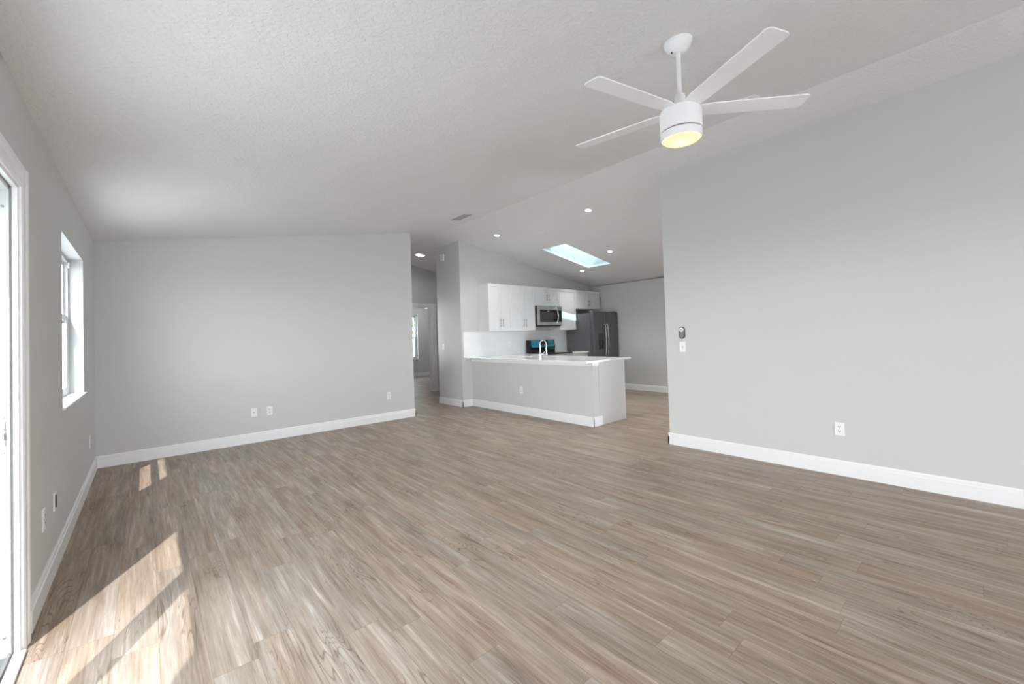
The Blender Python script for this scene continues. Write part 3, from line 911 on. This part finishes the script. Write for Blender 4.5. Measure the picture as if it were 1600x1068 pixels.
base_cab(5.47, 6.062, 'white base cabinet left of the range behind the peninsula')
# peninsula run of cabinets: end panel in view, fronts face the range
o = thing('peninsula_cabinet', 'white cabinet run under the bar with a plain painted end panel', 'kitchen cabinet', (5.1, 5.0, 0))
bd = MB()
bd.box(XP+.141, 5.425, YP+.006, YC0-.001, .10, .118); bd.box(XP+.141, XP+.153, YP+.006, YC0-.001, .118, .884)
for y in (YP+.006, 4.27, 4.73, 5.72, YC0-.02): bd.box(XP+.153, 5.425, y, y+.018, .118, .884)
bd.build('body', M_CAB, o)
MB().box(XP+.141, 5.35, YP+.01, YC0-.05, 0, .0995).build('toe_kick', M_CAB, o)
MB().box(XP+.141, 5.427, YP-.004, YP+.006, 0, .884).build('end_panel', M_PANEL, o)
for y0, y1 in ((3.67, 4.27), (4.28, 4.74), (4.74, 5.20), (5.21, 5.80)):
    m = MB()
    st = .057
    xa, xb = 5.426, 5.445
    m.box(xa, xb, y0+.003, y0+st, .105, .878); m.box(xa, xb, y1-st, y1-.003, .105, .878)
    m.box(xa, xb, y0+st, y1-st, .105, .105+st); m.box(xa, xb, y0+st, y1-st, .878-st, .878)
    m.box(xa, xb-.009, y0+st, y1-st, .105+st, .878-st)
    d = m.build('door', M_CAB, o, bevel=0.0012)
    MB().tube([(xb+.028, y1-.035, .60), (xb+.028, y1-.035, .76)], .006, 12).build('handle', M_NICKEL, d, smooth=True)
MB().box(5.4255, 5.44, YP-.004, YP+.012, 0, .884).build('corner_strip', M_TRIM, o)

# worktops
def slab_cells(xs, ys, filled, z0, z1):
    mb = MB()
    for i in range(len(xs)-1):
        for j in range(len(ys)-1):
            if (i, j) not in filled: continue
            a, b, c, d = xs[i], xs[i+1], ys[j], ys[j+1]
            P = lambda x, y, z: mb._v((x, y, z))
            mb.bm.faces.new([P(a, c, z1), P(b, c, z1), P(b, d, z1), P(a, d, z1)])
            mb.bm.faces.new([P(a, d, z0), P(b, d, z0), P(b, c, z0), P(a, c, z0)])
            for (di, dj, p, q2) in ((-1, 0, (a, d), (a, c)), (1, 0, (b, c), (b, d)), (0, -1, (a, c), (b, c)), (0, 1, (b, d), (a, d))):
                if (i+di, j+dj) not in filled:
                    mb.bm.faces.new([P(*p, z0), P(*q2, z0), P(*q2, z1), P(*p, z1)])
    bmesh.ops.remove_doubles(mb.bm, verts=mb.bm.verts, dist=1e-5)
    return mb
CT0, CT1 = .886, .916
xs = [4.525, 5.03, 5.40, 5.60, 6.065]
ys = [3.635, 4.93, 5.60, 5.845, YC0-.0005]
filled = {(i, j) for i in range(3) for j in range(4)} | {(3, 3)}
filled.discard((1, 1))
wtop = slab_cells(xs, ys, filled, CT0, CT1).build('worktop', M_QUARTZ, bevel=0.003)
tag(wtop, 'white quartz worktop on the peninsula and around the kitchen corner', 'worktop')
wt2 = MB().box(6.832, 7.366, 5.835, YC0-.011, CT0, CT1).build('worktop', M_QUARTZ, bevel=0.003)
tag(wt2, 'short white worktop between the range and the fridge', 'worktop')
# sink under the cut-out
o = thing('sink', 'undermount steel sink let into the peninsula worktop by the faucet', 'sink', (5.215, 5.265, .70))
m = MB()
m.box(5.02, 5.41, 4.92, 5.61, .69, .70)
m.box(5.02, 5.03, 4.92, 5.61, .70, .8855); m.box(5.40, 5.41, 4.92, 5.61, .70, .8855)
m.box(5.03, 5.40, 4.92, 4.93, .70, .8855); m.box(5.03, 5.40, 5.60, 5.61, .70, .8855)
m.build('basin', M_STEEL, o)
MB().lathe([(0, .7005), (.045, .7005), (.045, .704), (.03, .704), (.028, .7015), (0, .7015)], (5.215, 5.265, 0), (0, 0, 1), 24).build('drain', M_CHROME, o)

# faucet
fx, fy = 4.955, 4.945
o = thing('faucet', 'chrome high-arc kitchen faucet standing on the peninsula worktop', 'faucet', (fx, fy, CT1))
MB().lathe([(0, 0), (.028, 0), (.028, .006), (.022, .012), (.020, .09), (.016, .10), (0, .10)], (fx, fy, CT1), (0, 0, 1), 24).build('base', M_CHROME, o, smooth=True)
pts = [(fx, fy, CT1+.09), (fx, fy, CT1+.20)]
for i in range(13):
    a = math.pi*i/12
    pts.append((fx+.085-.085*math.cos(a), fy+.02*(i/12), CT1+.215+.075*math.sin(a)))
pts.append((fx+.17, fy+.02, CT1+.16))
MB().tube(pts, .0082, 14).build('spout', M_CHROME, o, smooth=True)
MB().lathe([(0, 0), (.011, 0), (.0125, -.02), (.014, -.10), (.012, -.11), (0, -.11)], (fx+.17, fy+.02, CT1+.165), (0, 0, 1), 20).build('spray_head', M_CHROME, o, smooth=True)
MB().tube([(fx, fy, CT1+.065), (fx+.02, fy-.04, CT1+.07), (fx+.03, fy-.075, CT1+.10)], [.009, .007, .005], 12).build('lever', M_CHROME, o, smooth=True)

# ------------------------------------------------------------------ microwave
MX0, MX1, MZ0, MZ1, MY = 6.075, 6.800, 1.485, 1.910, 6.085
o = thing('microwave', 'stainless over-the-range microwave with a dark window under the cabinet', 'microwave', ((MX0+MX1)/2, YC0-.2, MZ0))
MB().box(MX0, MX1, MY+.035, YC0-.012, MZ0, MZ1).build('body', M_DARK, o, bevel=0.003)
dw = MX1-.16
m = MB()
m.box(MX0+.004, dw, MY, MY+.034, MZ1-.085, MZ1-.002); m.box(MX0+.004, dw, MY, MY+.034, MZ0+.02, MZ0+.085)
m.box(MX0+.004, MX0+.055, MY, MY+.034, MZ0+.085, MZ1-.085)
m.box(dw, MX1-.002, MY, MY+.034, MZ0+.02, MZ0+.085); m.box(dw, MX1-.002, MY, MY+.034, MZ1-.085, MZ1-.002)
dr = m.build('door', M_STEEL, o, bevel=0.002)
MB().box(MX0+.055, dw, MY+.004, MY+.034, MZ0+.085, MZ1-.085).build('door_window', M_BLACK, dr)
MB().box(MX0+.085, dw-.10, MY+.002, MY+.004, MZ0+.105, MZ1-.135).build('window_mesh', M_DARK, dr)
MB().box(dw, MX1-.002, MY+.004, MY+.034, MZ0+.085, MZ1-.085).build('control_panel', M_BLACK, o)
hx = dw-.035
pts = [(hx+.012, MY-.002, MZ1-.04)] + [(hx+.03*math.sin(math.pi*i/10)-.0, MY-.030-.012*math.sin(math.pi*i/10), MZ1-.06-(MZ1-MZ0-.12)*i/10) for i in range(11)] + [(hx+.012, MY-.002, MZ0+.05)]
MB().tube(pts, .011, 12).build('handle', M_CHROME, dr, smooth=True)
MB().box(MX0+.02, MX1-.02, MY+.03, MY+.3, MZ0-.006, MZ0).build('vent_grille', M_DARK, o)
MB().box((MX0+dw)/2-.02, (MX0+dw)/2+.05, MY+.0025, MY+.004, MZ1-.118, MZ1-.108).build('display', M_PLATE, dr)

# ------------------------------------------------------------------ range
RX0, RX1, RY = 6.070, 6.828, 5.845
o = thing('range', 'black electric range with teal protective film on its control panel', 'range', ((RX0+RX1)/2, 6.15, 0))
MB().box(RX0, RX1, RY+.02, YC0-.03, .02, .905).build('body', M_DARK, o, bevel=0.003)
MB().box(RX0-.003, RX1+.003, RY, YC0-.075, .905, .928).build('cooktop', M_BLACK, o, bevel=0.004)
for bx, by, br in ((6.26, 6.03, .10), (6.64, 6.03, .085), (6.26, 6.28, .075), (6.64, 6.28, .095)):
    MB().lathe([(br-.003, .9282), (br, .9282), (br, .9286), (br-.003, .9286), (br-.003, .9282)], (bx, by, 0), (0, 0, 1), 40).build('burner_ring', M_MIDGREY, o)
MB().box(RX0+.004, RX1-.004, RY-.022, RY+.02, .27, .80).build('oven_door', M_STEEL, o, bevel=0.004)
MB().box(RX0+.10, RX1-.10, RY-.024, RY-.022, .38, .68).build('oven_window', M_BLACK, o)
m = MB(); m.tube([(RX0+.06, RY-.065, .755), (RX1-.06, RY-.065, .755)], .012, 14)
for x in (RX0+.09, RX1-.09): m.tube([(x, RY-.02, .755), (x, RY-.065, .755)], .009, 10)
m.build('oven_handle', M_CHROME, o, smooth=True)
MB().box(RX0+.004, RX1-.004, RY-.018, RY+.02, .80, .90).build('front_trim', M_STEEL, o, bevel=0.002)
MB().box(RX0+.004, RX1-.004, RY-.018, RY+.02, .06, .26).build('storage_drawer', M_STEEL, o, bevel=0.003)
bg = MB().prism([(RX0-.01, YC0-.135, .926), (RX0-.01, YC0-.135, .985), (RX0-.01, YC0-.145, 1.04), (RX0-.01, YC0-.115, 1.195), (RX0-.01, YC0-.030, 1.195), (RX0-.01, YC0-.030, .926)], (RX1-RX0+.02, 0, 0)).build('backguard', M_BLACK, o, bevel=0.003)
def tilt(mb, x0, x1, t0, t1, d0, d1):
    # slab on the sloped control face, t along the slope 0..1
    A = Vector((0, YC0-.145, 1.04)); B = Vector((0, YC0-.115, 1.195)); nn = Vector((0, -.155, -.03)).normalized()
    nn = Vector((0, -(B.z-A.z), (B.y-A.y))).normalized()
    P = lambda x, t, d: Vector((x, 0, 0))+A.lerp(B, t)+nn*d
    mb.hexa([P(x0, t0, d0), P(x1, t0, d0), P(x1, t0, d1), P(x0, t0, d1), P(x0, t1, d0), P(x1, t1, d0), P(x1, t1, d1), P(x0, t1, d1)])
    return mb
tilt(MB(), RX0+.05, RX1-.02, .03, .97, .0, .004).build('control_film', M_FILM, o)
tilt(MB(), 6.39, 6.62, .30, .86, .004, .006).build('clock_display', M_BLACK, o)
for x in (6.17, 6.27, 6.69, 6.76):
    A = Vector((x, YC0-.131, 1.115)); nn = Vector((0, -.982, .19))
    MB().lathe([(0, .003), (.021, .003), (.019, .022), (0, .024)], A, nn, 20).build('knob', M_FILM, o, smooth=True)

# ------------------------------------------------------------------ fridge
GX0, GX1, GY, GH = 7.376, 8.270, 5.690, 1.785
o = thing('fridge', 'grey side-by-side fridge with water dispenser at the end of the kitchen wall', 'fridge', ((GX0+GX1)/2, 6.1, 0))
MB().box(GX0+.004, GX1-.004, GY+.105, YC0-.03, .03, GH-.03).build('body', M_SLATE_SIDE, o, bevel=0.004)
MB().box(GX0+.03, GX1-.03, GY+.13, YC0-.06, 0, .03).build('base_grille', M_DARK, o)
sx = 7.795
dl = MB().box(GX0, sx-.003, GY, GY+.092, .06, GH).build('freezer_door', M_SLATE, o, bevel=0.010, seg=3)
dr = MB().box(sx+.003, GX1, GY, GY+.092, .06, GH).build('fridge_door', M_SLATE, o, bevel=0.010, seg=3)
MB().box(GX0+.01, GX1-.01, GY+.092, GY+.105, .06, GH-.02).build('door_gasket', M_DARK, o)
for x in (GX0+.05, GX1-.05): MB().box(x-.03, x+.03, GY+.03, GY+.16, GH, GH+.022).build('hinge_cover', M_MIDGREY, o, bevel=0.005)
for x, p in ((sx-.045, dl), (sx+.045, dr)):
    pts = [(x, GY, 1.50)] + [(x, GY-.035-.022*math.sin(math.pi*i/14), 1.49-.67*i/14) for i in range(15)] + [(x, GY, .81)]
    MB().tube(pts, .012, 14).build('handle', M_NICKEL, p, smooth=True)
m = ring_y(MB(), GY-.004, GY+.002, 7.535, 7.715, .945, 1.305, .012).build('dispenser_frame', M_DARK, dl)
MB().box(7.547, 7.703, GY-.002, GY+.001, .957, 1.16).build('dispenser_recess', M_BLACK, dl)
MB().box(7.547, 7.703, GY-.003, GY+.001, 1.16, 1.293).build('dispenser_panel', M_DARK, dl)
MB().box(7.60, 7.65, GY-.012, GY-.002, 1.03, 1.13).build('dispenser_paddle', M_DARK, dl)

# ------------------------------------------------------------------ outdoors
struct(MB().box(-30, 40, -30, 45, -0.30, -0.20).build('ground', M_GROUND))
struct(MB().box(-4.0, XL-.2, -4, 8, -0.2, -0.05).build('floor_patio', M_CONC))
o = thing('garden_tree', 'leafy green tree outside, seen through the bedroom window', 'tree', (10.2, 19.0, -.2))
m = MB(); rnd = random.Random(11)
for i in range(2600):
    a, b = rnd.uniform(0, 2*math.pi), math.acos(rnd.uniform(-1, 1))
    rr = 1.5*rnd.uniform(.35, 1.0)
    p = Vector((10.2+rr*math.cos(a)*math.sin(b), 19.0+rr*math.sin(a)*math.sin(b), 2.75+.9*rr*math.cos(b)))
    u = Vector((rnd.uniform(-1, 1), rnd.uniform(-1, 1), rnd.uniform(-1, 1))).normalized(); w = u.orthogonal().normalized()
    k = rnd.uniform(.06, .13)
    m.bm.faces.new([m._v(p-u*k), m._v(p+w*k*.45), m._v(p+u*k), m._v(p-w*k*.45)])
m.build('foliage', M_LEAF, o)
t = MB()
t.tube([(10.2, 19, -.2), (10.25, 19, 1.0), (10.2, 19.02, 2.6)], [.11, .09, .05], 10)
t.tube([(10.24, 19, 1.4), (9.8, 19.1, 2.2), (9.5, 19.1, 2.7)], [.05, .035, .015], 8)
t.tube([(10.24, 19, 1.6), (10.6, 18.9, 2.4), (10.9, 18.8, 2.9)], [.05, .035, .015], 8)
t.build('trunk', M_BARK, o, smooth=True)
